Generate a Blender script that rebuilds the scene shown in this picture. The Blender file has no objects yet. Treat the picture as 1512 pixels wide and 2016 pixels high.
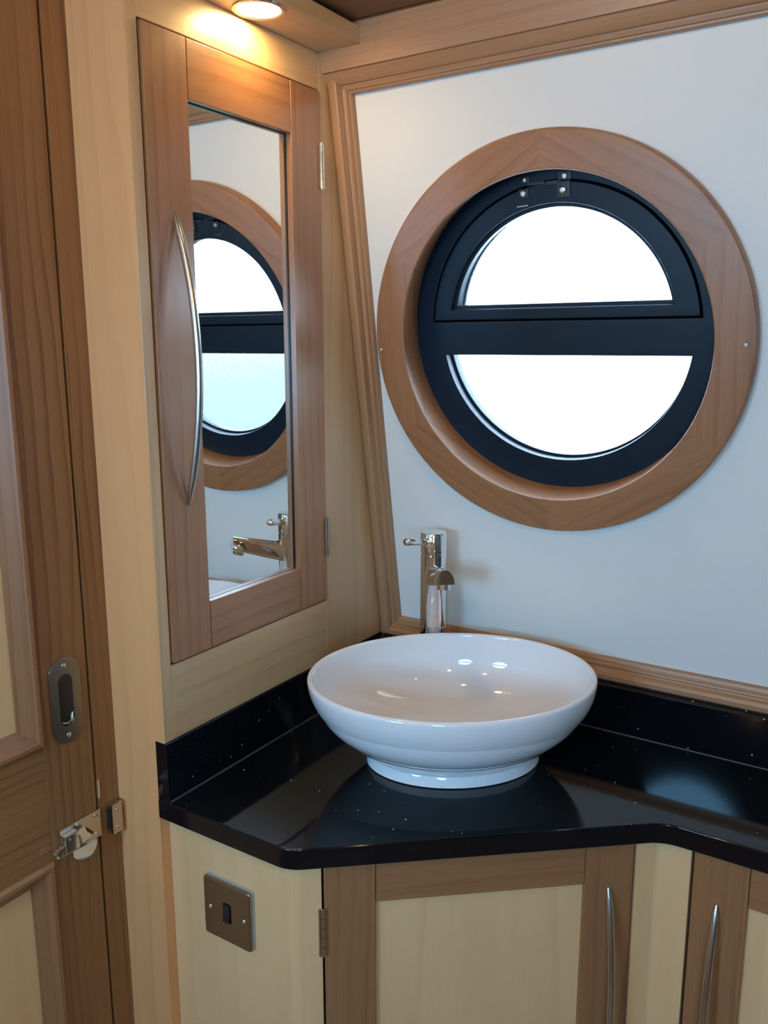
import bpy, bmesh, math, random
from mathutils import Vector, Matrix
random.seed(7)
SC = bpy.context.scene
COL = SC.collection

# ------------------------------------------------------------------ camera
FPX = 1668.24
cam_d = bpy.data.cameras.new('camera')
cam_d.sensor_fit = 'VERTICAL'
cam_d.sensor_height = 24.0
cam_d.sensor_width = 18.0
cam_d.lens = 24.0 * FPX / 2016.0
cam_d.clip_start = 0.02
cam = bpy.data.objects.new('camera', cam_d)
COL.objects.link(cam)
Rm = Matrix(((0.84269441, -0.10336257, 0.52837705),
             (0.53838846, 0.16542309, -0.82630083),
             (-0.00199719, 0.9807912, 0.19505033)))
cam.matrix_world = Matrix.Translation((0.85006848, -1.31960188, 1.54)) @ Rm.to_4x4()
SC.camera = cam

# ------------------------------------------------------------------ colour management
SC.view_settings.view_transform = 'Standard'
SC.view_settings.look = 'None'
SC.view_settings.gamma = 1.0
SC.view_settings.use_curve_mapping = False
SC.view_settings.exposure = 0.0
SC.cycles.use_denoising = True
SC.cycles.max_bounces = 12
SC.cycles.diffuse_bounces = 6
SC.cycles.glossy_bounces = 6
SC.cycles.transmission_bounces = 8
SC.cycles.sample_clamp_indirect = 6.0
SC.cycles.blur_glossy = 0.5

# ------------------------------------------------------------------ sky outside: bright overcast, darker bank to one side
W = bpy.data.worlds.new('sky')
SC.world = W
W.use_nodes = True
wn, wl = W.node_tree.nodes, W.node_tree.links
wn.clear()
w_out = wn.new('ShaderNodeOutputWorld')
w_bg = wn.new('ShaderNodeBackground')
w_tc = wn.new('ShaderNodeTexCoord')
w_sep = wn.new('ShaderNodeSeparateXYZ')
wl.new(w_tc.outputs['Generated'], w_sep.inputs[0])
def wmath(op, a, b, clamp=False):
    n = wn.new('ShaderNodeMath'); n.operation = op; n.use_clamp = clamp
    for i, v in enumerate((a, b)):
        if isinstance(v, (int, float)): n.inputs[i].default_value = v
        else: wl.new(v, n.inputs[i])
    return n.outputs[0]
SKY_W = (13.0, 18.0, 24.0)          # open cloudy sky
BANK = (0.80, 1.35, 1.28)        # green water and bank seen past the boat
# towards -x the water is bright with sky, towards +x below the horizon the bank is dim
side = wmath('MULTIPLY_ADD', w_sep.outputs[0], 1.6); side.node.inputs[2].default_value = 0.45; side.node.use_clamp = True
low = wmath('MULTIPLY_ADD', w_sep.outputs[2], -8.0); low.node.inputs[2].default_value = 1.15; low.node.use_clamp = True
fac = wmath('MULTIPLY', side, low)
w_mix = wn.new('ShaderNodeMix'); w_mix.data_type = 'RGBA'
w_mix.inputs[6].default_value = (*SKY_W, 1); w_mix.inputs[7].default_value = (*BANK, 1)
wl.new(fac, w_mix.inputs[0])
wl.new(w_mix.outputs[2], w_bg.inputs[0])
w_bg.inputs[1].default_value = 1.0
wl.new(w_bg.outputs[0], w_out.inputs[0])

# ------------------------------------------------------------------ the room's recessed ceiling lamps (behind and above the camera)
def area_light(name, loc, size, power, color, rot=(0, 0, 0), spread=math.pi):
    l = bpy.data.lights.new(name, 'AREA'); l.shape = 'DISK'; l.size = size
    l.energy = power; l.color = color; l.spread = spread
    o = bpy.data.objects.new(name, l); o.location = loc; o.rotation_euler = rot
    COL.objects.link(o); return o
WARM = (1.0, 0.66, 0.32)
def bulb(loc, power, color, r=0.02):
    l = bpy.data.lights.new('ceiling_lamp', 'POINT'); l.energy = power; l.color = color; l.shadow_soft_size = r
    o = bpy.data.objects.new('ceiling_lamp', l); o.location = loc; COL.objects.link(o)
for x, y, p in ((0.42, -0.52, 0.9), (1.15, -0.52, 0.5), (0.45, -1.45, 7.0), (1.25, -1.45, 7.0)):
    bulb((x, y, 1.985), p, WARM)
OPP_EMIT = (11.5, 29.8, 49.0)       # daylight in the frosted panes of the opposite porthole and the added one

# ------------------------------------------------------------------ geometry helpers
KW = 0.16127                     # tumblehome of the cabin side
NK = math.sqrt(1 + KW * KW)
WALL = Matrix(((1, 0, 0, 0),
               (0, -KW / NK, -1 / NK, 0.04),
               (0, 1 / NK, -KW / NK, 0.90),
               (0, 0, 0, 1)))    # local (x, up-slope, into room)
I4 = Matrix.Identity(4)

def uv_box(bm, grain=(0, 0, 1), mat=None):
    """wood coordinates in metres: u along the grain, v across it"""
    uvl = bm.loops.layers.uv.verify()
    g = Vector(grain).normalized()
    ox, oy = random.uniform(0, 20), random.uniform(0, 20)
    for f in bm.faces:
        f.normal_update()
        n = f.normal
        if abs(n.dot(g)) > 0.9:
            a = g.orthogonal().normalized(); b = g.cross(a)
            for l in f.loops:
                l[uvl].uv = (ox + l.vert.co.dot(a) * 0.2, oy + l.vert.co.dot(b) * 1.0)
        else:
            t = n.cross(g)
            if t.length < 1e-6: t = g.orthogonal()
            t.normalize()
            # keep one sign for both sides
            for k in range(3):
                if abs(t[k]) > 0.5:
                    if t[k] < 0: t = -t
                    break
            for l in f.loops:
                l[uvl].uv = (ox + l.vert.co.dot(g), oy + l.vert.co.dot(t))

def finish(name, bm, mat, parent=None, matrix=None, smooth=30, grain=None, uv=True):
    if uv: 
        bm.normal_update()
        uv_box(bm, grain or (0, 0, 1))
    me = bpy.data.meshes.new(name)
    bm.to_mesh(me); bm.free()
    if smooth is not None:
        me.polygons.foreach_set('use_smooth', [True] * len(me.polygons))
        me.set_sharp_from_angle(angle=math.radians(smooth))
    if mat: me.materials.append(mat)
    o = bpy.data.objects.new(name, me)
    COL.objects.link(o)
    if matrix is not None: o.matrix_world = matrix
    if parent is not None:
        o.parent = parent
        o.matrix_parent_inverse = parent_world(parent).inverted()
    return o

def parent_world(p):
    m = p.matrix_basis.copy()
    if p.parent: m = parent_world(p.parent) @ p.matrix_parent_inverse @ m
    return m

def empty(name, loc, parent=None):
    o = bpy.data.objects.new(name, None)
    o.empty_display_size = 0.05
    COL.objects.link(o); o.matrix_world = Matrix.Translation(loc)
    if parent is not None:
        o.parent = parent; o.matrix_parent_inverse = parent_world(parent).inverted()
    return o

def tag(o, label=None, cat=None, group=None, kind=None):
    if label: o['label'] = label
    if cat: o['category'] = cat
    if group: o['group'] = group
    if kind: o['kind'] = kind
    return o

def struct(o, label=None):
    o['kind'] = 'structure'
    if label: o['label'] = label
    return o

def add_box(bm, lo, hi, bevel=0.0, seg=2, matrix=None):
    r = bmesh.ops.create_cube(bm, size=1.0)
    vs = r['verts']
    s = [hi[i] - lo[i] for i in range(3)]; c = [(hi[i] + lo[i]) / 2 for i in range(3)]
    for v in vs: v.co = Vector((v.co[i] * s[i] + c[i] for i in range(3)))
    if bevel > 0:
        es = list({e for v in vs for e in v.link_edges})
        rb = bmesh.ops.bevel(bm, geom=es, offset=bevel, segments=seg, affect='EDGES', profile=0.5)
        vs = list({v for v in rb['verts']} | {v for v in vs if v.is_valid})
    if matrix is not None:
        bmesh.ops.transform(bm, matrix=matrix, verts=[v for v in vs if v.is_valid])
    return vs

def box(name, lo, hi, mat, parent=None, bevel=0.0012, grain=(0, 0, 1), matrix=None, seg=2):
    bm = bmesh.new(); add_box(bm, lo, hi, bevel, seg)
    return finish(name, bm, mat, parent, matrix, grain=grain)

def add_cyl(bm, p0, p1, r0, r1=None, seg=32, cap=True):
    r1 = r0 if r1 is None else r1
    p0, p1 = Vector(p0), Vector(p1); d = p1 - p0
    m = Matrix.Translation((p0 + p1) / 2) @ d.to_track_quat('Z', 'Y').to_matrix().to_4x4()
    return bmesh.ops.create_cone(bm, cap_ends=cap, segments=seg, radius1=r0, radius2=r1, depth=d.length, matrix=m)['verts']

def add_lathe(bm, rows, seg=64, closed=False, matrix=None):
    """rows: (radius_x, radius_y, cx, cy, z)"""
    rings = []
    for rx, ry, cx, cy, z in rows:
        ring = []
        for i in range(seg):
            a = 2 * math.pi * i / seg
            p = Vector((cx + rx * math.cos(a), cy + ry * math.sin(a), z))
            ring.append(bm.verts.new(matrix @ p if matrix else p))
        rings.append(ring)
    pairs = list(zip(rings, rings[1:]))
    if closed: pairs.append((rings[-1], rings[0]))
    for A, B in pairs:
        for i in range(seg):
            j = (i + 1) % seg
            bm.faces.new((A[i], A[j], B[j], B[i]))
    return rings

def cap(bm, ring, flip=False):
    return bm.faces.new(list(reversed(ring)) if flip else ring)

def lathe(name, prof, mat, parent=None, matrix=None, seg=64, caps=(True, True), smooth=35):
    """prof: list of (r, z)"""
    bm = bmesh.new()
    rings = add_lathe(bm, [(r, r, 0, 0, z) for r, z in prof], seg)
    if caps[0]: cap(bm, rings[0], True)
    if caps[1]: cap(bm, rings[-1])
    bmesh.ops.recalc_face_normals(bm, faces=bm.faces)
    return finish(name, bm, mat, parent, matrix, smooth)

def shape2d(loops, depth, bevel=0.0, res=2):
    """flat outline with holes, given thickness (z from 0 to depth) as a bmesh, made with a 2D curve"""
    cu = bpy.data.curves.new('tmp', 'CURVE'); cu.dimensions = '2D'; cu.fill_mode = 'BOTH'
    cu.extrude = depth / 2 - bevel; cu.bevel_depth = bevel; cu.bevel_resolution = res
    cu.offset = -bevel
    for L in loops:
        sp = cu.splines.new('POLY'); sp.points.add(len(L) - 1); sp.use_cyclic_u = True
        for i, p in enumerate(L): sp.points[i].co = (p[0], p[1], 0, 1)
    o = bpy.data.objects.new('tmp', cu); COL.objects.link(o)
    dg = bpy.context.evaluated_depsgraph_get(); dg.update()
    me = bpy.data.meshes.new_from_object(o.evaluated_get(dg))
    bm = bmesh.new(); bm.from_mesh(me)
    bpy.data.objects.remove(o); bpy.data.curves.remove(cu); bpy.data.meshes.remove(me)
    bmesh.ops.remove_doubles(bm, verts=bm.verts, dist=1e-6)
    bmesh.ops.translate(bm, verts=bm.verts, vec=(0, 0, depth / 2))
    bmesh.ops.recalc_face_normals(bm, faces=bm.faces)
    return bm

def circ(cx, cy, r, n=96, a0=0.0, a1=2 * math.pi, end=False):
    m = n + 1 if end else n
    return [(cx + r * math.cos(a0 + (a1 - a0) * i / n), cy + r * math.sin(a0 + (a1 - a0) * i / n)) for i in range(m)]

def half_disc(cx, cy, r, cut, upper=True, n=72):
    h = cut - cy; w = math.asin(max(-1, min(1, h / r)))
    if upper: return circ(cx, cy, r, n, w, math.pi - w, True)
    return circ(cx, cy, r, n, math.pi - w, 2 * math.pi + w, True)

def round_poly(pts, radii, n=8):
    out = []; N = len(pts)
    for i in range(N):
        p = Vector(pts[i]); a = Vector(pts[i - 1]); b = Vector(pts[(i + 1) % N]); r = radii[i]
        if r <= 0: out.append(tuple(p)); continue
        u = (a - p).normalized(); v = (b - p).normalized()
        ang = math.acos(max(-1, min(1, u.dot(v)))); t = r / math.tan(ang / 2)
        s = p + u * t; e = p + v * t
        bis = (u + v).normalized(); c = p + bis * (r / math.sin(ang / 2))
        vs, ve = s - c, e - c
        tot = vs.angle_signed(ve)
        for k in range(n + 1):
            th = -tot * k / n
            out.append((c.x + vs.x * math.cos(th) - vs.y * math.sin(th), c.y + vs.x * math.sin(th) + vs.y * math.cos(th)))
    return out

def prism(name, prof, axis_len, mat, parent=None, matrix=None, grain=(1, 0, 0), smooth=25, mitre=(0.0, 0.0)):
    """profile (a, b) swept along local x from 0..axis_len -> local (x, a, b); mitre = dx per unit a at both ends"""
    bm = bmesh.new()
    A = [bm.verts.new((axis_len[0] + mitre[0] * a, a, b)) for a, b in prof]
    B = [bm.verts.new((axis_len[1] + mitre[1] * a, a, b)) for a, b in prof]
    n = len(prof)
    for i in range(n):
        j = (i + 1) % n
        bm.faces.new((A[i], A[j], B[j], B[i]))
    bm.faces.new(list(reversed(A))); bm.faces.new(B)
    bmesh.ops.recalc_face_normals(bm, faces=bm.faces)
    return finish(name, bm, mat, parent, matrix, smooth, grain)

def add_tube(bm, pts, radii, seg=16, up=Vector((0, 0, 1))):
    rings = []
    for i, p in enumerate(pts):
        p = Vector(p)
        d = (Vector(pts[min(i + 1, len(pts) - 1)]) - Vector(pts[max(i - 1, 0)])).normalized()
        a = d.cross(up)
        if a.length < 1e-4: a = d.orthogonal()
        a.normalize(); b = d.cross(a)
        rings.append([bm.verts.new(p + radii[i] * (a * math.cos(2 * math.pi * k / seg) + b * math.sin(2 * math.pi * k / seg))) for k in range(seg)])
    for A, B in zip(rings, rings[1:]):
        for k in range(seg):
            j = (k + 1) % seg
            bm.faces.new((A[k], A[j], B[j], B[k]))
    bm.faces.new(list(reversed(rings[0]))); bm.faces.new(rings[-1])
    bmesh.ops.recalc_face_normals(bm, faces=bm.faces)

# ------------------------------------------------------------------ materials
class NT:
    def __init__(self, name):
        self.m = bpy.data.materials.new(name); self.m.use_nodes = True
        self.t = self.m.node_tree; self.n = self.t.nodes; self.l = self.t.links
        self.b = self.n['Principled BSDF']
    def node(self, typ, **kw):
        n = self.n.new(typ)
        for k, v in kw.items(): setattr(n, k, v)
        return n
    def put(self, sock, v):
        if isinstance(v, bpy.types.NodeSocket): self.l.new(v, sock)
        elif isinstance(v, tuple) and len(v) == 3 and sock.type == 'RGBA': sock.default_value = (*v, 1)
        else: sock.default_value = v
    def math(self, op, a, b=None, c=None, clamp=False):
        n = self.node('ShaderNodeMath', operation=op, use_clamp=clamp)
        for i, v in enumerate((a, b, c)):
            if v is not None: self.put(n.inputs[i], v)
        return n.outputs[0]
    def noise(self, vec, scale=1.0, detail=3.0, rough=0.5, dist=0.0):
        n = self.node('ShaderNodeTexNoise')
        self.put(n.inputs['Vector'], vec); n.inputs['Scale'].default_value = scale
        n.inputs['Detail'].default_value = detail; n.inputs['Roughness'].default_value = rough
        n.inputs['Distortion'].default_value = dist
        return n.outputs['Fac']
    def comb(self, x, y, z=0.0):
        n = self.node('ShaderNodeCombineXYZ')
        for i, v in enumerate((x, y, z)): self.put(n.inputs[i], v)
        return n.outputs[0]
    def mix(self, f, a, b, blend='MIX'):
        n = self.node('ShaderNodeMix', data_type='RGBA', blend_type=blend)
        self.put(n.inputs[0], f); self.put(n.inputs[6], a); self.put(n.inputs[7], b)
        return n.outputs[2]
    def ramp(self, f, stops):
        n = self.node('ShaderNodeValToRGB'); e = n.color_ramp.elements
        while len(e) < len(stops): e.new(0.5)
        for s, (p, c) in zip(e, stops): s.position = p; s.color = (c, c, c, 1) if isinstance(c, (int, float)) else (*c, 1)
        self.put(n.inputs[0], f); return n.outputs[0]

def wood(name, base, dark, light, freq=42.0, warp=3.0, band=0.55, fine=0.5, pores=0.35, rough=0.38, bump=0.04, coat=0.2, coat_rough=0.38):
    k = NT(name)
    uv = k.node('ShaderNodeUVMap'); sp = k.node('ShaderNodeSeparateXYZ'); k.l.new(uv.outputs[0], sp.inputs[0])
    u, v = sp.outputs[0], sp.outputs[1]
    wob = k.noise(k.comb(k.math('MULTIPLY', u, 1.1), k.math('MULTIPLY', v, 7.0)), 1.0, 2.0, 0.45)
    wob2 = k.noise(k.comb(k.math('MULTIPLY', u, 6.0), k.math('MULTIPLY', v, 26.0), 3.0), 1.0, 2.0, 0.5)
    ph = k.math('ADD', k.math('MULTIPLY', v, freq), k.math('ADD', k.math('MULTIPLY', wob, warp), k.math('MULTIPLY', wob2, 0.55)))
    saw = k.math('FRACT', ph)
    bands = k.ramp(saw, [(0.0, 0.0), (0.55, 0.25), (0.90, 1.0), (1.0, 0.0)])
    streak = k.noise(k.comb(k.math('MULTIPLY', u, 5.0), k.math('MULTIPLY', v, 420.0), 1.7), 1.0, 3.0, 0.6)
    streak = k.ramp(streak, [(0.32, 0.0), (0.70, 1.0)])
    pore = k.noise(k.comb(k.math('MULTIPLY', u, 38.0), k.math('MULTIPLY', v, 1500.0), 5.1), 1.0, 2.0, 0.5)
    pore = k.ramp(pore, [(0.56, 0.0), (0.70, 1.0)])
    blot = k.noise(k.comb(k.math('MULTIPLY', u, 1.7), k.math('MULTIPLY', v, 9.0), 9.0), 1.0, 3.0, 0.55)
    blot = k.ramp(blot, [(0.3, 0.0), (0.72, 1.0)])
    c = k.mix(k.math('MULTIPLY', blot, 0.8), base, light)
    some = k.ramp(k.noise(k.comb(k.math('MULTIPLY', u, 1.6), k.math('MULTIPLY', v, 17.0), 12.0), 1.0, 2.0, 0.5), [(0.36, 0.15), (0.62, 1.0)])
    c = k.mix(k.math('MULTIPLY', k.math('MULTIPLY', bands, some), band * 1.15), c, dark)
    c = k.mix(k.math('MULTIPLY', streak, fine * 0.6), c, dark)
    c = k.mix(k.math('MULTIPLY', pore, pores), c, tuple(x * 0.55 for x in dark))
    k.l.new(c, k.b.inputs['Base Color'])
    k.put(k.b.inputs['Roughness'], rough)
    k.b.inputs['Coat Weight'].default_value = coat; k.b.inputs['Coat Roughness'].default_value = coat_rough
    bp = k.node('ShaderNodeBump'); bp.inputs['Strength'].default_value = bump; bp.inputs['Distance'].default_value = 0.002
    k.put(bp.inputs['Height'], k.math('SUBTRACT', 1.0, k.math('ADD', pore, streak)))
    k.l.new(bp.outputs[0], k.b.inputs['Normal'])
    return k.m

def plain(name, color, rough=0.5, metal=0.0, coat=0.0, noise=0.0, spec=0.5):
    k = NT(name)
    if noise > 0:
        tc = k.node('ShaderNodeTexCoord')
        f = k.noise(tc.outputs['Object'], 9.0, 4.0, 0.6)
        k.l.new(k.mix(f, tuple(c * (1 - noise) for c in color), tuple(min(1, c * (1 + noise)) for c in color)), k.b.inputs['Base Color'])
    else:
        k.put(k.b.inputs['Base Color'], color)
    k.put(k.b.inputs['Roughness'], rough); k.put(k.b.inputs['Metallic'], metal)
    k.put(k.b.inputs['Coat Weight'], coat); k.put(k.b.inputs['Specular IOR Level'], spec)
    return k.m

def brushed(name, color, rough, axis=2):
    k = NT(name)
    tc = k.node('ShaderNodeTexCoord'); mp = k.node('ShaderNodeMapping')
    s = [220.0, 220.0, 220.0]; s[axis] = 4.0
    mp.inputs['Scale'].default_value = s
    k.l.new(tc.outputs['Object'], mp.inputs[0])
    f = k.noise(mp.outputs[0], 1.0, 2.0, 0.5)
    k.put(k.b.inputs['Base Color'], color); k.put(k.b.inputs['Metallic'], 1.0)
    k.put(k.b.inputs['Roughness'], k.math('MULTIPLY_ADD', f, 0.16, rough - 0.08))
    return k.m

OAK = wood('oak_matt', (0.341, 0.150, 0.061), (0.192, 0.075, 0.027), (0.393, 0.181, 0.077), freq=46, warp=2.2, band=0.55, fine=0.55, pores=0.35, coat=0.08)
OAK_L = wood('oak_lacquered', (0.341, 0.150, 0.061), (0.192, 0.075, 0.027), (0.393, 0.181, 0.077), freq=46, warp=2.2, band=0.55, fine=0.55, pores=0.35, coat=0.7, coat_rough=0.24)
OAK_D = wood('oak_door', (0.311, 0.137, 0.047), (0.160, 0.061, 0.018), (0.358, 0.169, 0.063), freq=62, warp=4.0, band=0.8, fine=0.45, pores=0.3)
OAK_T = wood('oak_trim', (0.408, 0.212, 0.101), (0.235, 0.108, 0.045), (0.467, 0.259, 0.134), freq=70, warp=2.6, band=0.5, fine=0.45, pores=0.3)
OAK_C = wood('oak_ceiling', (0.173, 0.077, 0.033), (0.092, 0.038, 0.015), (0.194, 0.093, 0.043), freq=50, warp=2.2, band=0.4, fine=0.5, pores=0.3)
ASH = wood('pale_ash', (0.594, 0.377, 0.187), (0.415, 0.236, 0.100), (0.653, 0.437, 0.233), freq=34, warp=3.2, band=0.34, fine=0.22, pores=0.10, rough=0.36, bump=0.02, coat=0.6, coat_rough=0.26)
ASH_LIT = wood('pale_ash_lit', (0.810, 0.379, 0.151), (0.612, 0.258, 0.088), (0.836, 0.429, 0.184), freq=30, warp=3.2, band=0.34, fine=0.18, pores=0.06, rough=0.36, bump=0.015)  # the frame's ash again, its colour raised for the light on the bulkhead
MAPLE = wood('pale_maple', (0.763, 0.462, 0.218), (0.588, 0.336, 0.138), (0.840, 0.529, 0.277), freq=16, warp=2.6, band=0.22, fine=0.16, pores=0.05, rough=0.42, bump=0.015)
CREAM = plain('cream_paint', (0.77, 0.757, 0.71), 0.55, noise=0.012)
BLACK = plain('black_powder_coat', (0.003, 0.010, 0.022), 0.42, spec=0.28)
GAP = plain('dark_gap', (0.012, 0.008, 0.006), 0.8)
CHROME = plain('chrome', (0.86, 0.87, 0.88), 0.045, 1.0)
NICKEL = plain('polished_nickel', (0.66, 0.63, 0.58), 0.14, 1.0)
STEEL = plain('satin_steel', (0.60, 0.59, 0.58), 0.25, 1.0)
STEEL_D = plain('brushed_plate_steel', (0.36, 0.33, 0.29), 0.30, 1.0)
SCREW = plain('screw_metal', (0.72, 0.71, 0.69), 0.25, 1.0)
PLASTIC = plain('black_plastic', (0.012, 0.012, 0.013), 0.3)
CERAMIC = plain('white_ceramic', (0.83, 0.84, 0.86), 0.05, 0.0, 0.5)
MIRROR = plain('mirror_silver', (0.90, 0.92, 0.91), 0.0, 1.0)
FLOORM = wood('floor_oak', (0.36, 0.22, 0.12), (0.2, 0.11, 0.06), (0.42, 0.27, 0.16))

def granite():
    k = NT('black_sparkle_quartz')
    tc = k.node('ShaderNodeTexCoord')
    vo = k.node('ShaderNodeTexVoronoi'); vo.inputs['Scale'].default_value = 75.0
    k.l.new(tc.outputs['Object'], vo.inputs['Vector'])
    r = k.node('ShaderNodeSeparateColor'); k.l.new(vo.outputs['Color'], r.inputs[0])
    dot = k.math('LESS_THAN', vo.outputs['Distance'], k.math('MULTIPLY', r.outputs[1], 0.10))
    some = k.math('GREATER_THAN', r.outputs[0], 0.62)
    fl = k.math('MULTIPLY', dot, some)
    vo2 = k.node('ShaderNodeTexVoronoi'); vo2.inputs['Scale'].default_value = 420.0
    k.l.new(tc.outputs['Object'], vo2.inputs['Vector'])
    r2 = k.node('ShaderNodeSeparateColor'); k.l.new(vo2.outputs['Color'], r2.inputs[0])
    fine = k.math('MULTIPLY', k.math('LESS_THAN', vo2.outputs['Distance'], 0.22), k.math('GREATER_THAN', r2.outputs[0], 0.93))
    base = k.mix(fine, (0.0035, 0.0045, 0.0065), (0.02, 0.026, 0.035))
    c = k.mix(fl, base, k.mix(r.outputs[2], (0.75, 0.72, 0.62), (0.55, 0.62, 0.72)))
    k.l.new(c, k.b.inputs['Base Color'])
    k.put(k.b.inputs['Roughness'], 0.065); k.put(k.b.inputs['Specular IOR Level'], 0.45)
    return k.m
QUARTZ = granite()

def frosted():
    k = NT('frosted_glass')
    tc = k.node('ShaderNodeTexCoord')
    f = k.noise(tc.outputs['Object'], 420.0, 2.0, 0.6)
    bp = k.node('ShaderNodeBump'); bp.inputs['Strength'].default_value = 0.25; bp.inputs['Distance'].default_value = 0.001
    k.put(bp.inputs['Height'], f); k.l.new(bp.outputs[0], k.b.inputs['Normal'])
    k.put(k.b.inputs['Base Color'], (0.97, 1.0, 1.0)); k.put(k.b.inputs['Transmission Weight'], 1.0)
    k.put(k.b.inputs['Roughness'], 0.13); k.put(k.b.inputs['IOR'], 1.45)
    return k.m
FROST = frosted()

def emit(name, color, strength=1.0, base=(0.8, 0.8, 0.8)):
    k = NT(name); k.put(k.b.inputs['Base Color'], base); k.put(k.b.inputs['Roughness'], 0.4)
    k.put(k.b.inputs['Emission Color'], color); k.b.inputs['Emission Strength'].default_value = strength
    return k.m
mx = max(OPP_EMIT)
LIT_PANE = emit('daylit_frosted_pane', tuple(c / mx for c in OPP_EMIT), mx)
LENS = emit('lamp_lens', (1.0, 0.70, 0.31), 112.0)

# ================================================================== SETTING
X1 = 2.3                                            # far bulkhead
YO = -2.05                                          # opposite cabin side
# ---- wall with the porthole
RC = (0.3478, 0.6492)                               # ring centre on the wall (x, up-slope)
FC = (0.3495, 0.6592)                               # frame centre
bm = shape2d([[(-0.022, -0.95), (X1, -0.95), (X1, 1.16), (-0.022, 1.16)], circ(RC[0], RC[1] + 0.004, 0.262, 96)], 0.05)
struct(finish('wall_back', bm, CREAM, None, WALL @ Matrix.Translation((0, 0, -0.05)), uv=False, smooth=None),
       'cream painted cabin side wall around the porthole')
# ---- opposite wall (same build turned round)
OPP = Matrix.Translation((0.585, YO, -0.075)) @ Matrix.Rotation(math.pi, 4, 'Z') @ WALL
OPP_FILL = Matrix.Translation((1.535, YO, -0.075)) @ Matrix.Rotation(math.pi, 4, 'Z') @ WALL
bm = shape2d([[(0.585 - X1, -0.85), (0.86, -0.85), (0.86, 1.25), (0.585 - X1, 1.25)], circ(RC[0], RC[1] + 0.004, 0.262, 96), circ(RC[0] - 0.95, RC[1] + 0.004, 0.262, 96)], 0.05)
struct(finish('wall_front', bm, CREAM, None, OPP @ Matrix.Translation((0, 0, -0.05)), uv=False, smooth=None))
# ---- left bulkhead
bm = bmesh.new()
add_box(bm, (-0.150, -0.556, 0.0), (-0.110, 0.08, 2.05))
add_box(bm, (-0.1085, -0.5572, 0.0), (-0.022, 0.08, 2.05))
add_box(bm, (-0.022, -0.5572, 0.9895), (-0.0034, -0.5562, 1.9815))
add_box(bm, (-0.19, -2.25, 0.0), (-0.112, -1.38, 2.05))
add_box(bm, (-0.19, -1.38, 1.985), (-0.112, -0.557, 2.05))
add_box(bm, (-0.25, -1.45, 0.0), (-0.192, -0.50, 2.05))  # unseen sheet added behind the door to block sky light in the gap
struct(finish('wall_left', bm, ASH_LIT, grain=(0, 0, 1)), 'pale ash bulkhead between the door and the mirror cabinet')
box('wall_right', (X1, -2.4, 0.0), (X1 + 0.05, 0.2, 2.05), plain('grey_panel', (0.13, 0.155, 0.165), 0.5))['kind'] = 'structure'
box('floor', (-0.2, -2.4, -0.03), (X1, 0.3, 0.0), FLOORM, grain=(1, 0, 0))['kind'] = 'structure'
# ---- ceiling: tongue and groove boards along the boat, a flat margin board by the crown
bm = bmesh.new()
add_box(bm, (-0.2, -0.178, 2.0115), (X1, 0.2, 2.03), 0.001)
y = -0.180
while y > -2.3:
    add_box(bm, (-0.2, y - 0.089, 2.012), (X1, y - 0.001, 2.03), 0.003)
    y -= 0.09
add_box(bm, (-0.2, -2.4, 2.03), (X1, 0.2, 2.05))
struct(finish('ceiling', bm, OAK_C, grain=(1, 0, 0)), 'dark oak boarded ceiling')

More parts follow.
